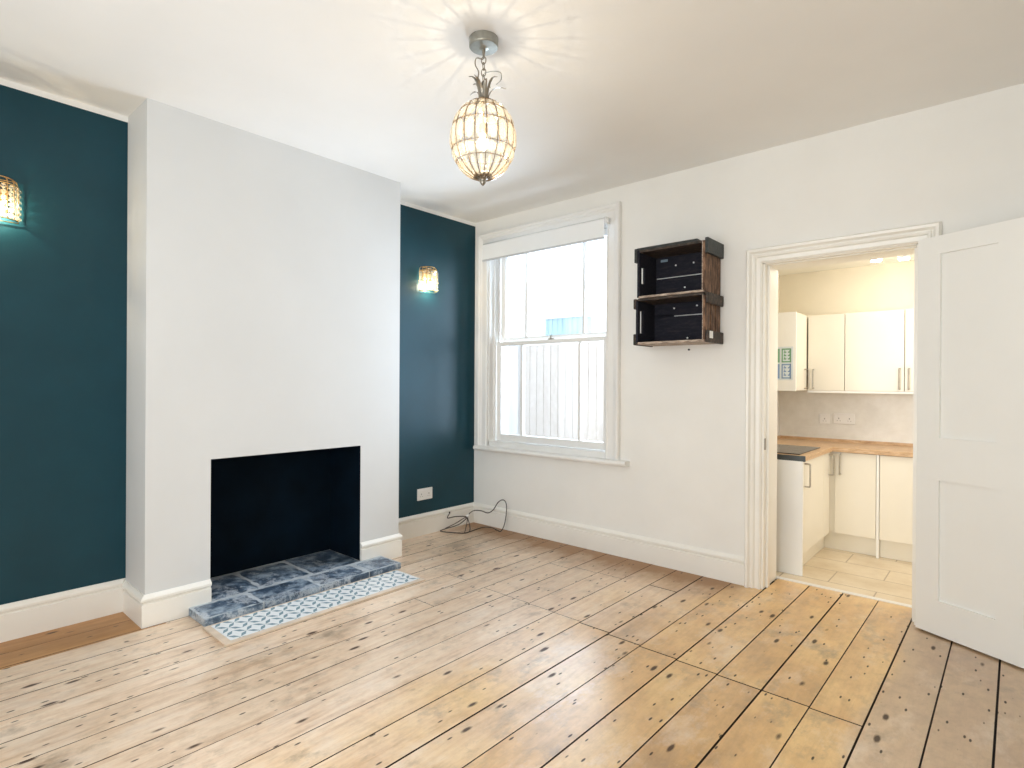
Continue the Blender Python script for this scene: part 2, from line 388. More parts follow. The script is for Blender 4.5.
# window wall with the two openings
WX0, WX1, WZ0, WZ1 = -.150, 1.070, .70, 2.465
DX0, DX1, DZ1 = 2.175, 2.958, 2.000
TH = .26
m = MB()
m.box(REC - .12, WX0, 0, TH, -.0, H); m.box(WX0, WX1, 0, TH, 0, WZ0); m.box(WX0, WX1, 0, TH, WZ1, H)
m.box(WX1, DX0, 0, TH, 0, H); m.box(DX0, DX1, 0, TH, DZ1, H); m.box(DX1, XR + .12, 0, TH, 0, H)
struct(m.build('wall_back', 'wall_white'))
# rear wall with a large window opening
RX0, RX1, RZ0, RZ1 = 1.15, 3.55, .45, 2.30
m = MB(); y0, y1 = YB - .12, YB
m.box(REC - .12, RX0, y0, y1, 0, H); m.box(RX0, RX1, y0, y1, 0, RZ0); m.box(RX0, RX1, y0, y1, RZ1, H); m.box(RX1, XR + .12, y0, y1, 0, H)
struct(m.build('wall_rear', 'wall_white'))
struct(MB().box(XR, XR + .12, YB, 0, 0, H).build('wall_right', 'wall_white'))
BAND = .030
struct(MB().box(REC - .12, REC, YR, 0, 0, H - BAND).build('wall_left', 'teal'))
struct(MB().box(REC - .12, REC, YB, YL, 0, H - BAND).build('wall_left_alcove', 'teal'))
m = MB()
m.box(REC - .12, REC + .002, YR, 0, H - BAND, H); m.box(REC - .12, REC + .002, YB, YL, H - BAND, H)
struct(m.build('trim_1', 'ceiling'))
# chimney breast: front slab with opening, side cheeks, closed cavity behind
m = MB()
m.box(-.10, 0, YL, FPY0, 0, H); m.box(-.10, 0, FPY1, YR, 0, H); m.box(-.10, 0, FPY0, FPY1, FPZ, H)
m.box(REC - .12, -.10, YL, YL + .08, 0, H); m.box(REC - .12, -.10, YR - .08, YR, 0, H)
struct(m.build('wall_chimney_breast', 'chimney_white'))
m = MB()
m.box(-.42, -.40, FPY0 - .03, FPY1 + .03, 0, FPZ + .03); m.box(-.40, -.001, FPY0 - .03, FPY0, 0, FPZ); m.box(-.40, -.001, FPY1, FPY1 + .03, 0, FPZ)
m.box(-.40, -.001, FPY0 - .03, FPY1 + .03, FPZ, FPZ + .03)
# recess lining sits just inside the opening so that no white edge of the slab shows
m2 = MB(); e = .002
m2.box(-.42, -.382, FPY0, FPY1, 0, FPZ); m2.box(-.40, -.003, FPY0, FPY0 + e, 0, FPZ - e); m2.box(-.40, -.003, FPY1 - e, FPY1, 0, FPZ - e); m2.box(-.40, -.003, FPY0, FPY1, FPZ - e, FPZ)
m.bm.free()
struct(m2.build('wall_fireback', 'fireback'))

# ------------------------------------------------------------------ floor: real boards with gaps on a dark underlay
XB = [-.50, -.322, -.150, .035, .205, .377, .551, .725, .898, 1.080, 1.260, 1.442, 1.623, 1.806, 1.990, 2.180, 2.370, 2.555, 2.735, 2.916, 3.100, 3.280, 3.465, 3.65, 3.83, 4.01, 4.20]
ends = {5: [-.85], 6: [-1.11, -3.9], 7: [-1.525], 8: [-1.128, -.48], 9: [-1.13, -.43], 10: [-1.136, -.42], 11: [-1.14, -3.7], 12: [-1.155, -.40], 13: [-1.175, -3.3],
        14: [-1.185], 15: [-1.195, -3.0], 16: [-1.20, -3.4], 17: [-1.20], 18: [-1.208, -3.2], 19: [-2.9], 20: [-1.95], 21: [-2.6]}
m = MB(); g = .0016
def sk(x, y): return x + .010 * (y + 1.2) if 0 < x < 3.6 else x
for i in range(len(XB) - 1):
    gw = lambda j: (.0016, .0024, .0011, .0021)[j % 4] * (.85 if j < 12 else 1.15)
    ga = gw(i); gb = gw(i + 1); ch = .0006 if i < 12 else .0012
    a, b_ = XB[i] + ga, XB[i + 1] - gb
    ye = TH + .012 if (XB[i] > 2.1 and XB[i + 1] < 3.2) else -.002
    cuts = [YB] + sorted(ends.get(i, [])) + [ye]
    for y0, y1 in zip(cuts, cuts[1:]):
        gj = .0016 if i < 12 else .0036; yy0 = y0 + (gj if y0 != YB else 0); yy1 = y1 - (gj if y1 != ye else 0)
        segs = [yy0 + (yy1 - yy0) * t / 1 for t in (0, 1)]
        rings = []
        for y in segs:
            rings.append([(sk(a, y), y, -.02), (sk(b_, y), y, -.02), (sk(b_, y), y, -.0012), (sk(b_, y) - ch, y, 0), (sk(a, y) + ch, y, 0), (sk(a, y), y, -.0012)])
        m.rings(rings)
for xa, xb in ((DX0 - .0, DX1 + .0),):
    pass
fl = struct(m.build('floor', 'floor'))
fl.data.materials.append(MT['gap_dirt'])
for p_ in fl.data.polygons:
    if p_.normal.z < .95: p_.material_index = 1
struct(MB().box(REC - .2, XR + .1, YB - .05, TH, -.06, -.019).build('floor_underlay', 'dark_hole'))

# ------------------------------------------------------------------ skirting boards
def skirt_prof(h, t=.018):
    return [(0, 0), (t, 0), (t, h - .048), (t - .009, h - .043), (t - .009, h - .037), (t + .004, h - .030), (t + .004, h - .018), (t - .002, h - .010), (t - .009, h - .004), (t - .012, h), (0, h)]
def skirt(name, p0, p1, out, h, m0=0, m1=0, t=.018):
    return struct(MB().prism(skirt_prof(h, t), p0, p1, out, m0=m0, m1=m1).build(name, 'trim'))
CAS_L = 2.082; CAS_R = 3.038
skirt('baseboard_back', (REC, 0, 0), (CAS_L, 0, 0), (0, -1, 0), .176, 1, 0)
skirt('baseboard_back_right', (CAS_R, 0, 0), (XR, 0, 0), (0, -1, 0), .176, 0, -1)
skirt('baseboard_right', (XR, 0, 0), (XR, YB, 0), (-1, 0, 0), .176, 1, -1)
skirt('baseboard_left', (REC, 0, 0), (REC, YR, 0), (1, 0, 0), .176, 1, -1)
skirt('baseboard_left_alcove', (REC, YL, 0), (REC, YB, 0), (1, 0, 0), .176, 1, 0)
m = MB(); hp = skirt_prof(.163, .018)
m.prism(hp, (0, YL, 0), (0, FPY0, 0), (1, 0, 0), m0=-1); m.prism(hp, (REC, YL, 0), (0, YL, 0), (0, -1, 0), m0=1, m1=1)
struct(m.build('baseboard_chimney_left', 'trim'))
m = MB()
m.prism(hp, (0, FPY1, 0), (0, YR, 0), (1, 0, 0), m1=1); m.prism(hp, (0, YR, 0), (REC, YR, 0), (0, 1, 0), m0=-1, m1=-1)
struct(m.build('baseboard_chimney_right', 'trim'))

# ------------------------------------------------------------------ sash window
CAS = [(0, 0), (0, .020), (.010, .026), (.018, .018), (.062, .018), (.070, .026), (.080, .028), (.086, .036), (.100, .040), (.110, .038), (.115, .026), (.115, 0)]
w = empty('window_1', (.46, 0, .7), kind='structure')
MB().surround(WX0, WX1, .70, WZ1, 0, CAS).build('window_frame', 'win_trim', w, bevel=.0015)
m = MB(); t = .012
m.box(WX0, WX0 + t, .0, TH, WZ0, WZ1); m.box(WX1 - t, WX1, .0, TH, WZ0, WZ1); m.box(WX0, WX1, 0, TH, WZ1 - t, WZ1); m.box(WX0, WX1, .0, TH + .04, WZ0 - .03, WZ0 + .045)
m.box(WX0 + t, WX0 + t + .016, .050, .072, WZ0, WZ1); m.box(WX1 - t - .016, WX1 - t, .050, .072, WZ0, WZ1)          # staff beads
m.box(WX0 + t, WX0 + t + .012, .119, .129, WZ0, WZ1); m.box(WX1 - t - .012, WX1 - t, .119, .129, WZ0, WZ1)
m.build('window_box_lining', 'win_trim', w, bevel=.002)
SX0, SX1 = -.122, 1.044
def sash(name, y0, y1, z0, z1, bot, top):
    m = MB(); st = .052
    m.box(SX0, SX0 + st, y0, y1, z0, z1); m.box(SX1 - st, SX1, y0, y1, z0, z1)
    m.box(SX0 + st, SX1 - st, y0, y1, z0, z0 + bot); m.box(SX0 + st, SX1 - st, y0, y1, z1 - top, z1)
    for xb in (.165, .762):
        m.box(xb - .011, xb + .011, y0 + .006, y1 - .004, z0 + bot, z1 - top)
    s = m.build(name, 'win_trim', w, bevel=.003)
    q = MB().box(SX0 + st - .005, SX1 - st + .005, (y0 + y1) / 2 + .004, (y0 + y1) / 2 + .008, z0 + bot - .005, z1 - top + .005)
    q.build('pane', 'glass', s); return s
ls = sash('lower_sash', .075, .115, .748, 1.618, .058, .036)
us = sash('upper_sash', .130, .170, 1.612, WZ1 - .012, .045, .05)
m = MB(); m.box(.455, .495, .074, .112, 1.618, 1.626); m.tube([(.475, .085, 1.626), (.475, .085, 1.650), (.488, .08, 1.655)], [.006, .005, .004]); m.build('sash_catch', 'nickel', ls)
# stool / sill board
prof = [(0, 0), (.062, 0), (.070, .006), (.074, .018), (.070, .030), (.062, .036), (0, .036)]
m = MB(); m.prism(prof, (-.262, 0, .664), (1.262, 0, .664), (0, -1, 0)); m.build('window_sill', 'win_trim', w)

# roller blind on the frame
b = empty('roller_blind', (.48, -.045, 2.40), 0, 'short white roller blind pulled just below the top of the sash window', 'blind')
m = MB(); m.tube([(-.143, -.066, 2.450), (1.096, -.066, 2.450)], .024, 20); m.build('roller', 'blind', b, smooth=True)
MB().box(-.140, 1.093, -.0925, -.0910, 2.326, 2.455).build('fabric', 'blind', b)
m = MB().box(-.141, 1.094, -.096, -.086, 2.312, 2.328); m.build('bottom_bar', metal('blind_bar', (.62, .64, .66), .5, .2), b, bevel=.002)
for x in (-.150, 1.099):
    m = MB(); m.box(x, x + .005, -.086, -.028, 2.428, 2.474); m.box(x, x + .005, -.034, -.026, 2.424, 2.480); m.build('bracket', 'plastic', b, bevel=.001)
m = MB(); m.disc((1.104, -.066, 2.450), (1, 0, 0), .012, .010); m.build('end_cap', 'plastic', b)

# rear window frame (behind the camera)
w2 = empty('window_2', (2.35, YB, .45), kind='structure')
m = MB(); m.box(RX0, RX0 + .05, y0 := YB - .10, YB - .04, RZ0, RZ1); m.box(RX1 - .05, RX1, YB - .10, YB - .04, RZ0, RZ1)
m.box(RX0, RX1, YB - .10, YB - .04, RZ0, RZ0 + .05); m.box(RX0, RX1, YB - .10, YB - .04, RZ1 - .05, RZ1); m.box(2.33, 2.37, YB - .10, YB - .04, RZ0, RZ1)
m.build('window_frame', 'win_trim', w2)

# ------------------------------------------------------------------ doorway: architrave, lining
ARC = [(0, 0), (0, .014), (.009, .022), (.013, .013), (.034, .015), (.040, .026), (.050, .030), (.054, .020), (.060, .022), (.070, .038), (.084, .040), (.089, .030), (.0935, .024), (.0935, 0)]
t2 = MB().surround(DX0, DX1, 0, DZ1, 0, ARC).build('trim_2', 'trim'); struct(t2)
m = MB(); t = .012
m.box(DX0, DX0 + t, -.0, TH + .004, 0, DZ1); m.box(DX1 - t, DX1, -.0, TH + .004, 0, DZ1); m.box(DX0, DX1, -.0, TH + .004, DZ1 - .004, DZ1)
m.box(DX0 + t, DX0 + t + .014, .045, .085, 0, DZ1 - t); m.box(DX1 - t - .014, DX1 - t, .045, .085, 0, DZ1 - t); m.box(DX0 + t, DX1 - t, .045, .085, DZ1 - .008, DZ1 - .004)
t3 = struct(m.build('trim_3', 'trim'))
k = MB().box(DX0 + t, DX0 + t + .002, .004, .030, .855, .925).build('strike_plate', 'nickel', t3)

# door leaf, hinged on the right jamb, swung back towards the wall
dr = empty('door_1', (2.958, -.054, .010), math.atan2(-.44573, .895168), kind='structure')
LW, LH, LT = .775, 1.996, .036
m = MB()
def panel_door(m):
    zs = [(0, .172), (.772, .985), (1.905, LH)]     # rails
    xs = [(0, .106), (.352, .458), (LW - .106, LW)]  # stiles + muntin
    for a, b_ in xs: m.box(a, b_, 0, LT, 0, LH)
    for z0, z1 in zs:
        m.box(.106, .352, 0, LT, z0, z1); m.box(.458, LW - .106, 0, LT, z0, z1)
    return m
MB_ = panel_door(m)
leaf = m.build('door_leaf', 'door', dr, local=True)
m = MB()
for x0, x1 in ((.106, .352), (.458, LW - .106)):
    for z0, z1 in ((.172, .772), (.985, 1.905)):
        m.box(x0 - .002, x1 + .002, LT - .014, .014, z0 - .002, z1 + .002)
m.build('door_panels', 'door', dr, local=True)
for z in (.22, 1.02, 1.78):
    m = MB(); m.tube([(-.006, LT + .002, z), (-.006, LT + .002, z + .09)], .006, 8); m.build('hinge', 'trim', dr, local=True)
# lever knob on the far (free) edge, both faces
m = MB(); m.tube([(LW - .06, 0, .96), (LW - .06, -.045, .96)], [.010, .010]); m.lathe([(.004, -.024), (.022, -.018), (.028, 0), (.022, .018), (.004, .024)], (LW - .06, -.062, .96), 16)
m.build('door_knob', 'nickel', dr, local=True, smooth=True)

# ------------------------------------------------------------------ hearth
HZ = .046
h = empty('hearth', (.10, -1.87, 0), 0, 'raised blue-grey slate hearth at the foot of the black fireplace opening', 'hearth')
m = MB(); m.box(-.38, .015, FPY0 + .004, FPY1 - .004, .001, HZ - .003); m.box(.0165, .236, -2.488, -1.254, .001, HZ - .003); m.build('bed', 'grout', h)
slabs = []
yc = [-2.496, -2.185, -1.845, -1.50, -1.246]
for a, b_ in zip(yc, yc[1:]): slabs.append((.0205, .247, a, b_, True))
yc2 = [FPY0 + .004, -2.09, -1.765, FPY1 - .004]
for a, b_ in zip(yc2, yc2[1:]): slabs.append((-.378, .0195, a, b_, False))
for x0, x1, y0, y1, fr in slabs:
    m = MB(); q = .0055; z0 = .004 if fr else HZ - .014
    j = random.uniform(-.002, .002)
    # subdivided riven top
    nx, ny = 8, 12
    def P(i, jx): return (x0 + q + (x1 - x0 - 2 * q) * i / nx, y0 + q + (y1 - y0 - 2 * q) * jx / ny)
    top = [[m.bm.verts.new((*P(i, jj), HZ + j + random.uniform(-.0016, .0016) - (.0045 if i in (0, nx) or jj in (0, ny) else 0))) for jj in range(ny + 1)] for i in range(nx + 1)]
    bot = {}
    for i in range(nx):
        for jj in range(ny): m.bm.faces.new((top[i][jj], top[i + 1][jj], top[i + 1][jj + 1], top[i][jj + 1]))
    loop = [top[i][0] for i in range(nx + 1)] + [top[nx][jj] for jj in range(1, ny + 1)] + [top[i][ny] for i in range(nx - 1, -1, -1)] + [top[0][jj] for jj in range(ny - 1, 0, -1)]
    low = [m.bm.verts.new((v.co.x, v.co.y, z0)) for v in loop]
    for i in range(len(loop)): k2 = (i + 1) % len(loop); m.bm.faces.new((loop[i], low[i], low[k2], loop[k2]))
    m.bm.faces.new(low)
    m.build('slate_slab', 'slate', h)

# tiled strip with cement edging
ht = empty('tiled_hearth_strip', (.40, -1.89, 0), 0, 'flat strip of small white tiles with grey-blue pattern let in before the slate hearth', 'tile strip')
MB().box(.264, .506, -2.470, -1.305, .001, .010).build('tile_panel', 'striptile', ht)
m = MB(); m.box(.252, .264, -2.505, -1.29, .001, .011); m.box(.506, .541, -2.505, -1.29, .001, .011); m.box(.264, .506, -2.505, -2.470, .001, .011); m.box(.264, .506, -1.305, -1.29, .001, .011)
m.build('edging', 'cement', ht, bevel=.002)

# ------------------------------------------------------------------ sockets
def socket(name, c, nrm, w_, h_, label, gangs=2, switches=True):
    """plate centred at c on a wall with outward normal nrm"""
    nrm = Vector(nrm); rz = math.atan2(nrm.y, nrm.x) + PI / 2   # local -y = outward
    t = empty(name, c, rz, label, 'socket')
    MB().box(-w_ / 2, w_ / 2, -.010, 0, -h_ / 2, h_ / 2).build('face_plate', 'plastic', t, bevel=.004, local=True)
    for gi in range(gangs):
        cx = (gi - (gangs - 1) / 2) * w_ / max(gangs, 1)
        m = MB(); m.box(cx - .004, cx + .004, -.0108, -.006, -.004, .008)
        m.box(cx - .014, cx - .007, -.0108, -.006, -.020, -.015); m.box(cx + .007, cx + .014, -.0108, -.006, -.020, -.015)
        m.build('socket_holes', 'slot_grey', t, local=True)
        if switches:
            sx = cx + (.022 if gi else -.022)
            MB().box(sx - .006, sx + .006, -.014, -.008, .010, .028).build('switch', 'plastic', t, bevel=.001, local=True)
    return t
socket('wall_socket', (REC, -.578, .335), (1, 0, 0), .160, .095, 'white double wall socket low on the dark teal wall above the skirting')
socket('wall_socket', (2.292, 1.712, .977), (0, -1, 0), .155, .090, 'white double wall socket on the stone splashback in the kitchen')
socket('wall_switch', (2.148, 1.712, .970), (0, -1, 0), .082, .086, 'white square single wall plate left of the kitchen double socket', 1)

# ------------------------------------------------------------------ loose cable in the corner
def spline(pts, n=10):
    P = [Vector(p) for p in pts]; P = [P[0]] + P + [P[-1]]; out = []
    for i in range(1, len(P) - 2):
        for k in range(n):
            t = k / n; a, b_, c, d = P[i - 1:i + 3]
            out.append(.5 * ((2 * b_) + (c - a) * t + (2 * a - 5 * b_ + 4 * c - d) * t * t + (3 * b_ - a - 3 * c + d) * t ** 3))
    out.append(P[-2]); return out
cb = empty('aerial_cable', (-.15, -.2, 0), 0, 'loose dark looped cable lying in the corner below the sash window', 'cable')
pts = [(-.285, -.330, .135), (-.27, -.365, .105), (-.24, -.30, .110), (-.19, -.22, .100), (-.20, -.30, .050), (-.26, -.42, .020), (-.27, -.44, .006), (-.18, -.40, .004), (-.09, -.345, .004), (-.10, -.27, .006), (-.17, -.20, .030), (-.245, -.150, .085),
       (-.235, -.10, .125), (-.16, -.075, .135), (-.09, -.06, .125), (-.03, -.055, .160), (.03, -.055, .235), (.085, -.055, .262), (.125, -.06, .235), (.135, -.07, .15), (.13, -.09, .06), (.11, -.11, .010), (.05, -.09, .004), (-.03, -.075, .010), (-.10, -.10, .006), (-.10, -.20, .004), (-.08, -.32, .004)]
MB().tube(spline(pts), .0042, 6).build('cord', 'cable', cb, smooth=True)
pts = [(-.275, -.385, .020), (-.235, -.30, .055), (-.20, -.225, .095), (-.16, -.24, .080), (-.12, -.30, .020), (-.085, -.345, .006)]
MB().tube(spline(pts), .0035, 6).build('cord', 'cable', cb, smooth=True)
m = MB(); m.tube([(-.205, -.215, .098), (-.185, -.205, .112), (-.175, -.200, .116)], [.008, .011, .007], 8); m.build('plug', 'plastic', cb)
m = MB(); m.tube([(-.285, -.330, .135), (-.287, -.326, .150)], [.006, .007], 8); m.build('connector', 'cable', cb)

# ------------------------------------------------------------------ wall crates
def nails(par, spots, y):
    for x, z in spots:
        m = MB(); m.disc((x, y, z), (0, -1, 0), .0055, .004, 10); m.build('nail_head', 'plastic', par)
CX0, CX1, CY = 1.452, 1.912, -.252
cu = empty('wooden_crate', (1.68, -.12, 1.86), 0, 'upper dark wooden crate with black corner bands fixed to the wall', 'crate', 'crates used as wall shelves')
z0, z1 = 1.829, 2.150; tk = .016
m = MB()                                                              # back slats, gap between
m.box(CX0 + tk, CX1 - tk, -.018, -.006, z0 + .010, z0 + .150); m.box(CX0 + tk, CX1 - tk, -.018, -.006, z0 + .158, z1 - .012)
m.build('back_slats', 'crate_dark', cu, bevel=.001)
MB().box(CX0 + .008, CX1 - .008, CY, -.004, z0 - .005, z0 + .009).build('bottom_board', 'crate_edge', cu, bevel=.002)
MB().box(CX0 + .008, CX1 - .008, CY, -.004, z1 - .024, z1 - .010).build('top_board', 'crate_band', cu, bevel=.002)
m = MB(); m.box(CX0 - .010, CX1 - .055, CY + .012, -.004, z1 - .008, z1 + .010); m.build('top_cover', 'crate_black', cu, bevel=.002)
# left end board with the curved hand slot
def slotted(name, x0, x1, ya, yb, za, zb, sy0, sy1, sz0, sz1, mat, par):
    m = MB(); m.box(x0, x1, ya, sy0, za, zb); m.box(x0, x1, sy1, yb, za, zb); m.box(x0, x1, sy0, sy1, za, sz0); m.box(x0, x1, sy0, sy1, sz1, zb)
    return m.build(name, mat, par)
slotted('left_end', CX0, CX0 + tk, CY, -.004, z0, z1 - .010, -.222, -.174, z0 + .095, z0 + .205, 'crate_dark', cu)
m = MB(); m.box(CX1 - tk, CX1 + .002, CY + .001, -.002, z0, z1 - .01); m.build('right_end', 'crate_side', cu, bevel=.002)
for x0, x1 in ((CX1 + .002, CX1 + .022), (CX0 - .020, CX0)):
    MB().box(x0, x1, CY - .004, -.002, z1 - .088, z1 + .004).build('corner_band', 'crate_black', cu, bevel=.002)
m = MB(); m.box(CX1 - tk - .002, CX1 - tk + .004, CY - .002, CY + .006, z0 + .01, z1 - .012); m.build('front_edge', 'crate_edge', cu, bevel=.001)
MB().box(1.505, 1.555, -.020, -.018, 2.094, 2.110).build('paper_label', metal('dull_blue_label', (.22, .30, .36), .6, 0), cu)
nails(cu, ((1.615, 2.060), (1.740, 2.062), (1.680, 1.905)), -.018)

lx0, lx1 = 1.444, 1.915
cl = empty('wooden_crate', (1.68, -.12, 1.51), 0, 'lower dark wooden crate with brown battened end and a small white tag', 'crate', 'crates used as wall shelves')
z0, z1 = 1.520, 1.822
m = MB(); m.box(lx0 + tk, lx1 - tk, -.018, -.006, z0 + .012, z0 + .195); m.box(lx0 + tk, lx1 - tk, -.018, -.006, z0 + .202, z1 - .004); m.box(lx0 + tk, 1.60, -.018, -.006, z0 + .19, z0 + .21); m.build('back_slats', 'crate_dark', cl, bevel=.001)
MB().box(lx0 + .004, lx1 - .004, CY, -.004, z0 - .002, z0 + .013).build('bottom_board', 'crate_edge', cl, bevel=.002)
MB().box(lx0 + .010, lx1 - .010, CY + .004, -.004, z1 - .016, z1 - .001).build('top_board', 'crate_band', cl, bevel=.002)
slotted('left_end', lx0, lx0 + tk, CY, -.004, z0, z1 - .018, -.222, -.180, z0 + .075, z0 + .225, 'crate_dark', cl)
m = MB()
for ya, yb in ((CY, -.168), (-.160, -.090), (-.083, -.004)): m.box(lx1 - tk, lx1, ya, yb, z0 + .012, z1 - .018)
m.build('right_end', 'crate_side', cl, bevel=.003)
for za, zb in ((z0 - .006, z0 + .068), (z1 - .068, z1)):
    MB().box(lx1, lx1 + .021, CY + .002, -.002, za, zb).build('batten', 'crate_band', cl, bevel=.006)
    MB().box(lx0 - .022, lx0, CY + .002, -.002, za, zb).build('batten', 'crate_band', cl, bevel=.006)
MB().box(lx1 - tk - .001, lx1 - tk + .004, CY - .002, CY + .006, z0 + .014, z1 - .017).build('front_edge', 'crate_edge', cl, bevel=.001)
MB().box(lx1 + .0205, lx1 + .0225, -.232, -.180, z0 + .020, z0 + .064).build('paper_tag', 'plastic', cl)
nails(cl, ((1.605, 1.770), (1.765, 1.776), (1.70, 1.565)), -.018)
tag(MB().disc((1.705, -.001, 1.487), (0, -1, 0), .006, .010, 10).build('wall_screw', 'crate_black'), 'small dark screw head in the white wall under the crates', 'screw')

# ------------------------------------------------------------------ pendant light
pd = empty('pendant_light', PEND, 0, 'crystal globe pendant lamp with metal leaves hanging on a chain from the ceiling', 'ceiling light')
cx, cy = PEND.x, PEND.y
m = MB(); m.lathe([(.010, 0), (.061, 0), (.061, -.034), (.057, -.038), (.020, -.040), (.010, -.044)], (cx, cy, H), 40); m.build('ceiling_rose', 'pewter', pd, bevel=.001)
m = MB(); m.tube([(cx, cy, H - .042), (cx, cy, H - .082)], [.007, .004], 10); m.build('hook_stem', 'nickel', pd)
def link(c, a, b_, rot, r=.0022):
    pts = [Vector((math.cos(t) * a * math.cos(rot), math.cos(t) * a * math.sin(rot), math.sin(t) * b_)) + Vector(c) for t in [i * 2 * PI / 20 for i in range(20)]]
    return MB().tube(pts, r, 6, close=True)
zz = H - .090
for i in range(6):
    link((cx, cy, zz), .010, .0165, (i % 2) * PI / 2 + .4).build('chain_link', 'nickel', pd, smooth=True); zz -= .0255
GZ, GA, GC = 2.275, .136, .166                                   # globe centre, radii
def gp(th, z, k=1.0):
    s = max(0, 1 - ((z - GZ) / GC) ** 2) ** .5
    return Vector((cx + GA * k * s * math.cos(th), cy + GA * k * s * math.sin(th), z))
# loose surplus chain hooked beside the stem
pts = [(cx - .004, cy, H - .085), (cx - .030, cy - .012, H - .075), (cx - .036, cy - .014, H - .10), (cx - .020, cy - .01, H - .135), (cx - .024, cy - .008, H - .165), (cx - .012, cy, H - .20)]
MB().tube(spline(pts, 8), .0028, 6).build('surplus_chain', 'nickel', pd, smooth=True)
pts = [(cx + .004, cy, H - .145), (cx + .035, cy + .02, H - .140), (cx + .064, cy + .035, H - .150), (cx + .066, cy + .036, H - .180), (cx + .045, cy + .03, H - .195)]
MB().tube(spline(pts, 8), .0018, 6).build('earth_wire', 'pewter', pd, smooth=True)
m = MB(); m.lathe([(.006, .245), (.010, .215), (.016, .190), (.021, .172), (.034, .164), (.036, .158), (.010, .156)], (cx, cy, GZ), 24); m.build('neck', 'nickel', pd, smooth=True)
for i in range(9):                                                 # pineapple-style crown of metal leaves
    th = i * 2 * PI / 9 + .2; ln = (.085, .060, .072)[i % 3]; sp = (.050, .078, .026)[i % 3]
    d = Vector((math.cos(th), math.sin(th), 0)); s = Vector((-d.y, d.x, 0)); rings = []
    for k in range(7):
        t = k / 6; c = Vector((cx, cy, GZ + .168)) + d * (.018 + sp * t ** 1.8) + Vector((0, 0, ln * math.sin(t * 1.9) * 1.0))
        wd = .0075 * math.sin(PI * (.18 + .8 * t)) + .0006
        n = (d * .3 + Vector((0, 0, 1)) * .2).normalized() * .0012
        rings.append([c + s * wd + n * 0, c + n + d * .002, c - s * wd, c - n - d * .002])
    MB().rings(rings).build('crown_leaf', 'nickel', pd)
NB = 18
m = MB()
for i in range(NB):
    th = i * 2 * PI / NB
    m.tube([gp(th, GZ + GC * math.sin(a)) for a in [(-1.40 + 2.72 * k / 20) for k in range(21)]], .0019, 5)
for a in (1.28, .72, .30, -.28, -.62, -1.28):
    z = GZ + GC * math.sin(a); r = GA * math.cos(a)
    m.tube([(cx + r * math.cos(k * 2 * PI / 36), cy + r * math.sin(k * 2 * PI / 36), z) for k in range(36)], .0014, 5, close=True)
m.build('wire_cage', 'cage', pd, smooth=True)
cryst = None
bands = [(1.22, .98), (.96, .76), (.68, .34), (.26, -.24), (-.32, -.58), (-.66, -1.22)]
for bi, (a1, a0) in enumerate(bands):
    base = None
    for i in range(NB if bi != 0 else 0):
        th = (i + .5) * 2 * PI / NB
        z1 = GZ + GC * math.sin(a1); z0 = GZ + GC * math.sin(a0); am = (a1 + a0) / 2
        if base is None:
            # faceted octagonal prism with pointed ends, built about the globe axis at angle 0
            m = MB(); rings = []
            K = 5
            for k in range(K + 1):
                a = a1 + (a0 - a1) * k / K; t = k / K
                rr = GA * math.cos(a) * 1.0; zc = GZ + GC * math.sin(a)
                hw = PI / NB * rr * (.80 if bi < 5 else .52) * (0.45 if k in (0, K) else 1.0); dp = .0052 * (.5 if k in (0, K) else 1)
                rings.append([Vector((rr + dp * c, hw * s_, zc - GZ)) for c, s_ in ((1, .45), (.35, 1), (-.35, 1), (-1, .45), (-1, -.45), (-.35, -1), (.35, -1), (1, -.45))])
            m.rings(rings); o = m.build('crystal', 'crystal', pd, local=True)
            o.location = (0, 0, GZ - PEND.z); base = o
        else:
            o = base.copy(); COL.objects.link(o); o.parent = pd
        o.rotation_euler = (0, 0, th)
m = MB(); m.lathe([(.036, .020), (.040, .012), (.030, .004), (.014, -.002), (.010, -.010), (.013, -.016), (.008, -.024), (.001, -.030)], (cx, cy, GZ - GC + .004), 24); m.build('finial', 'nickel', pd, smooth=True)
m = MB(); m.tube([(cx, cy, GZ + .16), (cx, cy, GZ + .065)], [.004, .004], 8); m.lathe([(.006, .070), (.016, .066), (.017, .030), (.010, .026)], (cx, cy, GZ), 16); m.build('lamp_holder', 'brass', pd, smooth=True)
m = MB(); m.lathe([(.010, .028), (.014, .018), (.021, .002), (.024, -.014), (.021, -.030), (.012, -.040), (.002, -.043)], (cx, cy, GZ), 20); m.build('bulb', 'bulb', pd, smooth=True)
light('pendant_glow', 'POINT', (0, 0, GZ - .012 - PEND.z), 8, (1.0, .86, .66), .005, parent=pd)

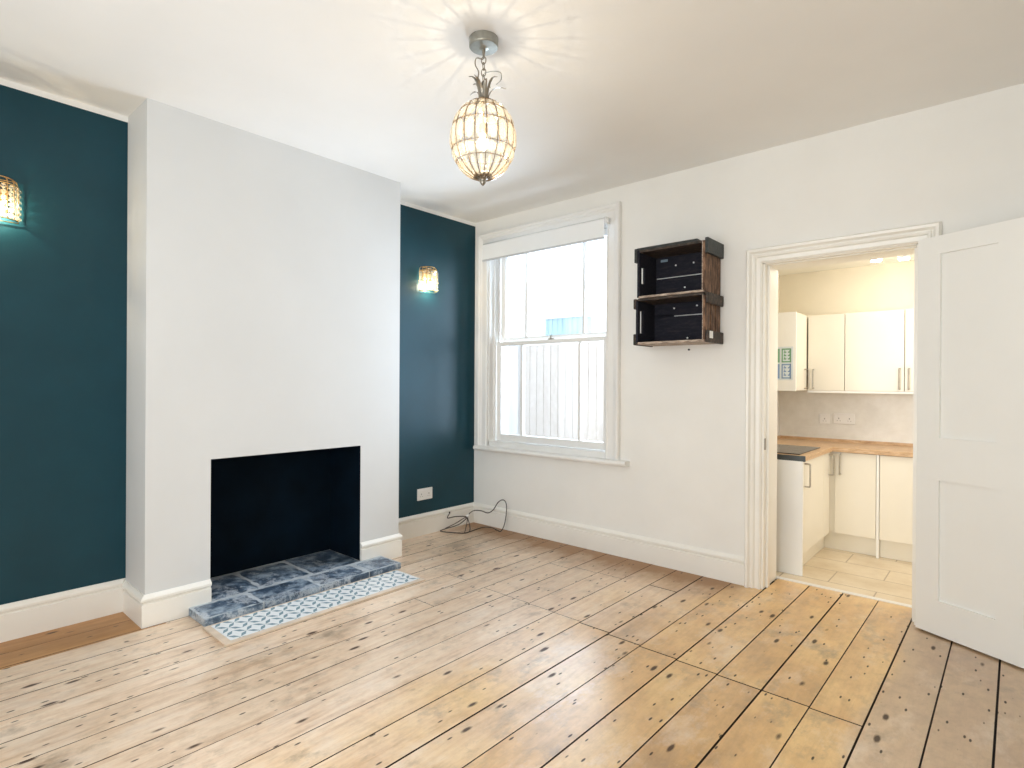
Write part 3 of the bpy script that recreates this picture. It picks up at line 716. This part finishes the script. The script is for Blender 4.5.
# ------------------------------------------------------------------ crystal wall sconces
def sconce(y, z, label):
    t = empty('wall_sconce', (REC, y, z), -PI / 2 + PI, label, 'wall light', 'crystal wall lights on the teal walls')
    # local frame: +x along the wall, -y out of the wall
    t.rotation_euler = (0, 0, PI / 2)
    MB().box(-.040, .040, -.012, 0, -.055, .055).build('wall_plate', 'brass', t, bevel=.004, local=True)
    A, D, hh = .080, .086, .098
    def hp(a, zz, k=1.0): return Vector((A * k * math.cos(a), -.012 - D * k * math.sin(a), zz))
    m = MB()
    for zz, k in ((-hh, 1.0), (hh - .030, 1.0), (hh, .80)):
        m.tube([hp(i * PI / 18, zz, k) for i in range(19)], .0026, 6); m.tube([hp(0, zz, k), hp(PI, zz, k)], .0022, 6)
    NC = 8
    for i in range(NC + 1):
        a = i * PI / NC; m.tube([hp(a, -hh), hp(a, hh - .030), hp(a, hh - .010, .94), hp(a, hh, .80)], .0022, 6)
    m.build('wire_basket', 'brass', t, local=True, smooth=True)
    for i in range(NC):
        for r in range(6):
            a = (i + .5) * PI / NC; zc = -hh + .016 + r * .0265
            m = MB(); c = hp(a, zc)
            m.lathe([(.002, -.0125), (.010, -.007), (.0125, 0), (.010, .007), (.002, .0125)], c, 8); m.build('crystal_bead', 'crystal', t, local=True)
    m = MB(); m.tube([(0, -.012, -.02), (0, -.045, -.02), (0, -.045, -.012)], .005, 8); m.lathe([(.011, -.012), (.012, .010), (.009, .014)], (0, -.045, -.010), 14); m.build('lamp_holder', 'brass', t, local=True)
    m = MB(); m.lathe([(.007, -.022), (.013, -.034), (.016, -.050), (.012, -.068), (.002, -.078)], (0, -.045, .0), 16); m.build('bulb', 'bulb_small', t, local=True, smooth=True)
    light('sconce_glow', 'POINT', (0, -.045, -.050), 12, (1.0, .82, .55), .008, parent=t)
    return t
sconce(-.575, 2.105, 'lit crystal bead wall light on the teal wall near the sash window')
sconce(-3.225, 2.115, 'lit crystal bead wall light in the alcove, cut off by the photo edge')

# ------------------------------------------------------------------ kitchen
KX0, KX1, KY1, KZ = 1.78, 4.15, 1.72, 2.225
struct(MB().box(KX0 - .1, KX1 + .1, TH + .006, KY1 + .1, -.05, -.004).build('floor_kitchen', 'ktile'))
struct(MB().box(KX0 - .1, KX1 + .1, TH, KY1 + .1, KZ, KZ + .1).build('ceiling_kitchen', 'kceil'))
m = MB(); m.box(KX0 - .1, KX0, TH, KY1 + .1, -.004, KZ); struct(m.build('wall_kitchen_left', 'kwall'))
struct(MB().box(KX0, KX1, KY1, KY1 + .1, -.004, KZ).build('wall_kitchen_back', 'kwall'))
struct(MB().box(KX1, KX1 + .1, TH, KY1 + .1, -.004, KZ).build('wall_kitchen_right', 'kwall'))
m = MB(); m.box(KX0 + .006, KX1, KY1 - .008, KY1, .80, 1.20); struct(m.build('trim_4', 'ksplash'))
m = MB(); m.box(KX0, KX0 + .008, .45, KY1 - .009, .80, 1.20); struct(m.build('trim_5', 'ksplash'))
struct(MB().box(DX0 - .0, DX1 + .0, TH + .006, TH + .045, -.004, .004).build('daylit_tile_strip', 'win_trim'))  # white strip standing in for daylight bleaching the first kitchen tiles

def dhandle(c, nrm, L, par, vertical=True):
    """D bar handle, centre c, outward normal nrm"""
    c = Vector(c); n = Vector(nrm); u = Vector((0, 0, 1))
    a = c + u * L / 2; b_ = c - u * L / 2
    m = MB(); m.tube([a, a + n * .030, a + n * .032 - u * .002, b_ + n * .032 + u * .002, b_ + n * .030, b_], .0055, 8)
    return m.build('handle', 'steel', par)
def unit(name, label, x0, x1, y0, y1, z0, z1, face, doors, loc=None, toe=None, mat='cab'):
    """carcass with slab doors; face '-y' or '+x'; doors list of (a0,a1,handle_a or None, z_h)"""
    t = empty(name, ((x0 + x1) / 2, (y0 + y1) / 2, z0), 0, label, 'cabinet')
    zt = z0 + (toe or 0)
    m = MB(); m.box(x0, x1, y0, y1, zt + .001, z1); m.build('carcass', mat, t)
    for a0, a1, ha, zh in doors:
        m = MB(); q = .0015
        if face == '-y': m.box(a0 + q, a1 - q, y0 - .019, y0 - .001, zt, z1 - .003); d = m.build('cabinet_door', 'cab', t, bevel=.0015)
        else: m.box(x1 + .001, x1 + .019, a0 + q, a1 - q, zt, z1 - .003); d = m.build('cabinet_door', 'cab', t, bevel=.0015)
        if ha is not None:
            L = .150
            if face == '-y': dhandle((ha, y0 - .019, zh), (0, -1, 0), L, d)
            else: dhandle((x1 + .019, ha, zh), (1, 0, 0), L, d)
    if toe:
        m = MB()
        if face == '-y': m.box(x0 - .035 * (x0 < 2.3), x1, y0 + .035, y0 + .05, z0 - .003, zt)
        else: m.box(x1 - .05, x1 - .035, y0, y1, z0 - .003, zt)
        m.build('plinth', 'cab', t)
    return t
WT = .785; WU = .752
# base run along the left wall: white end panel, door, corner
tag(MB().box(KX0 + .02, 2.299, .430, .448, -.003, WU - .001).build('end_panel', 'cabwhite'), 'tall plain white end panel closing the kitchen base units beside the doorway', 'panel')
unit('base_cabinet', 'cream base unit under the hob in the kitchen, next to the white end panel', KX0 + .01, 2.278, .449, 1.00, 0, WU - .001, '+x', [(.449, 1.00, .490, .655)], toe=.135)
unit('corner_cabinet', 'cream corner base unit with slim door between the hob unit and back run', KX0 + .01, 2.278, 1.001, KY1 - .012, 0, WU - .001, '+x', [(1.001, 1.185, 1.155, .655)], toe=.135)
unit('base_cabinet', 'cream base unit with slim steel handle on the back run beside the corner', 2.279, 2.592, 1.240, KY1 - .012, 0, WU - .001, '-y', [(2.325, 2.592, 2.362, .660)], toe=.135)
tag(MB().box(2.594, 2.610, 1.221, KY1 - .012, -.003, WU - .001).build('divider_panel', 'cabwhite'), 'narrow cream upright panel running to the floor between two back base units', 'panel')
unit('dishwasher_cabinet', 'plain cream fronted base unit without visible handle, half hidden by the open door', 2.612, 3.21, 1.240, KY1 - .012, 0, WU - .001, '-y', [(2.612, 3.21, None, .6)], toe=.135)
# worktop (one L) with upstand
wk = empty('kitchen_worktop', (2.3, 1.4, WU), 0, 'oak worktop running round the corner of the kitchen with dark grey end', 'worktop')
m = MB()
P = [(KX0 + .009, .447), (2.312, .447), (2.312, 1.200), (3.21, 1.200), (3.21, KY1 - .009), (KX0 + .009, KY1 - .009)]
m.rings([[(x, y, WU) for x, y in P], [(x, y, WT) for x, y in P]]); m.build('top', 'worktop', wk, bevel=.002)
m = MB(); m.box(KX0 + .009, 3.21, KY1 - .025, KY1 - .009, WT, WT + .022); m.box(KX0 + .009, KX0 + .023, .447, KY1 - .025, WT, WT + .022); m.build('upstand', 'worktop', wk)
MB().box(KX0 + .009, 2.312, .436, .446, WU - .002, WT + .002).build('end_strip', 'dark_strip', wk)
hb = empty('hob', (2.05, .78, WT), 0, 'black glass hob with white reflections set in the oak worktop', 'hob')
MB().box(1.83, 2.262, .50, 1.06, WT + .0005, WT + .007).build('hob_glass', 'hob', hb, bevel=.002)
for x, y, r in ((1.94, .65, .07), (2.14, .65, .085), (1.94, .91, .085), (2.14, .91, .07)):
    m = MB(); m.tube([(x + r * math.cos(k * PI / 16), y + r * math.sin(k * PI / 16), WT + .0072) for k in range(32)], .0009, 4, close=True); m.build('ring_mark', 'steel', hb)
# wall units
UZ0, UZ1 = 1.212, 1.820
unit('wall_cabinet', 'cream wall unit with white end panel bearing a small coloured notice', KX0 + .001, 2.062, 1.104, KY1 - .012, UZ0, UZ1, '+x', [(1.104, 1.398, 1.335, 1.305)])
wp = tag(MB().box(KX0 + .001, 2.081, 1.086, 1.103, UZ0 - .004, UZ1).build('end_panel', 'cabwhite'), 'plain white end panel of the kitchen wall units above the splashback', 'panel')
unit('wall_cabinet', 'narrow cream wall unit in the corner with handle at its lower left', 2.084, 2.346, 1.440, KY1 - .012, UZ0, UZ1, '-y', [(2.084, 2.346, 2.128, 1.305)])
unit('wall_cabinet', 'wide cream wall unit in the middle of the row with handle at its lower right', 2.348, 2.734, 1.440, KY1 - .012, UZ0, UZ1, '-y', [(2.348, 2.734, 2.706, 1.305)])
unit('wall_cabinet', 'cream wall unit half hidden behind the top of the open white door', 2.736, 3.20, 1.440, KY1 - .012, UZ0, UZ1, '-y', [(2.736, 3.20, 2.764, 1.305)])
tag(MB().box(2.082, 3.20, 1.423, 1.440, UZ0 - .018, UZ0 - .002).build('light_pelmet', 'cabwhite'), 'thin cream strip under the row of kitchen wall units', 'pelmet')
# notice on the end panel
nt_ = empty('notice', (1.99, 1.085, 1.42), 0, 'small notice with green and blue pictograms stuck on the wall unit end panel', 'notice')
nx0, nx1, nz0, nz1 = 1.905, 2.062, 1.292, 1.552
MB().box(nx0, nx1, 1.0842, 1.0855, nz0, nz1).build('sheet', 'paper', nt_)
def glyphs(mat, za, zb, seed):
    random.seed(seed); m = MB()
    m.box(nx0 + .010, nx0 + .060, 1.0832, 1.0841, za, zb); 
    fx0, fx1 = nx0 + .074, nx1 - .014
    m.box(fx0, fx1, 1.0832, 1.0841, za, za + .010); m.box(fx0, fx1, 1.0832, 1.0841, zb - .010, zb); m.box(fx0, fx0 + .009, 1.0832, 1.0841, za, zb); m.box(fx1 - .009, fx1, 1.0832, 1.0841, za, zb)
    for r in range(3):
        zc = za + .022 + r * (zb - za - .04) / 2.6
        for c in range(2):
            xc = fx0 + .016 + c * .030; m.box(xc, xc + .018, 1.0832, 1.0841, zc, zc + .010); m.box(xc + .004 + .006 * c, xc + .010 + .006 * c, 1.0832, 1.0841, zc + .010, zc + .021)
    m.build('pictograms', mat, nt_)
glyphs('pgreen', nz0 + .138, nz1 - .014, 2); glyphs('pblue', nz0 + .012, nz0 + .126, 3)
# ceiling spotlights
for x, y, lb in ((2.577, 1.254, 'lit white ceiling spotlight in the kitchen, further from the open door'), (2.741, 1.303, 'lit white ceiling spotlight in the kitchen, next to the open door')):
    s = empty('ceiling_spotlight', (x, y, KZ), 0, lb, 'spotlight', 'kitchen ceiling spotlights')
    m = MB(); m.lathe([(.030, 0), (.030, -.012), (.012, -.016), (.012, -.022)], (x, y, KZ), 20); m.build('base', 'plastic', s, smooth=True)
    m = MB(); m.lathe([(.012, -.020), (.038, -.026), (.040, -.052), (.036, -.052)], (x, y, KZ), 20); m.build('lamp_head', 'plastic', s, smooth=True)
    m = MB(); m.lathe([(.004, -.046), (.035, -.050), (.034, -.060), (.004, -.064)], (x, y, KZ), 20); m.build('bulb', 'spot', s, smooth=True)
    light('spot_glow', 'POINT', (0, 0, -.075), 1.6, (1.0, .93, .78), .03, parent=s)
light('kitchen_side_fill', 'AREA', (4.05, .85, 1.45), 12, (1, .97, .93), .9, 1.1, rot=(0, PI / 2, 0))  # added side fill lamp in front of the solid right wall, no window there
light('kitchen_ceiling_fill', 'AREA', (3.0, .62, 2.19), 9, (1.0, .94, .84), .5, .5)  # added soft fill below the ceiling, no fixture; tops up the spotlights

# ------------------------------------------------------------------ outside the sash window
struct(MB().box(-30, 1.60, TH + .05, 30, -.30, -.22).build('ground_yard', 'concrete'))
fn = empty('garden_fence', (-1.2, 2.8, -.22), 0, 'pale vertical board garden fence seen through the lower sash', 'fence')
m = MB(); x = -2.10
while x < 1.5:
    m.box(x, x + .118, 2.80, 2.816, -.20, 1.83 + random.uniform(-.006, .006)); x += .128
m.build('fence_boards', 'fence', fn)
m = MB(); m.box(-2.10, 1.5, 2.818, 2.868, 1.35, 1.44); m.box(-2.10, 1.5, 2.818, 2.868, .1, .19); m.build('fence_rail', 'fence', fn)
for x in (-2.12, -.6, 1.4): MB().box(x, x + .09, 2.82, 2.91, -.22, 1.82).build('fence_post', 'fence', fn)
nb = empty('neighbour_building', (-3.2, 2.6, -.22), 0, 'white rendered low building beside the end of the garden fence', 'building')
MB().box(-5.2, -2.17, 2.75, 5.4, -.22, 1.83).build('wall', 'render', nb)
MB().box(-5.25, -2.14, 2.72, 5.45, 1.83, 1.88).build('coping', 'render', nb)
bs = empty('blue_shed', (-11, 16.5, -.22), 0, 'distant pale blue metal sided building above the fence', 'building')
m = MB(); x = -11.98; rings = []
prof = []
while x < -10.1: prof += [(x, 16.0), (x + .10, 16.0), (x + .13, 16.05), (x + .23, 16.05)]; x += .26
m.rings([[(a, b_, -.22) for a, b_ in prof] + [(x, 16.5, -.22), (-11.98, 16.5, -.22)], [(a, b_, 4.05) for a, b_ in prof] + [(x, 16.5, 4.05), (-11.98, 16.5, 4.05)]]); m.build('sheet_wall', 'blueshed', bs)
MB().box(-12.05, x + .05, 15.95, 16.55, 4.05, 4.16).build('roof_edge', 'render', bs)
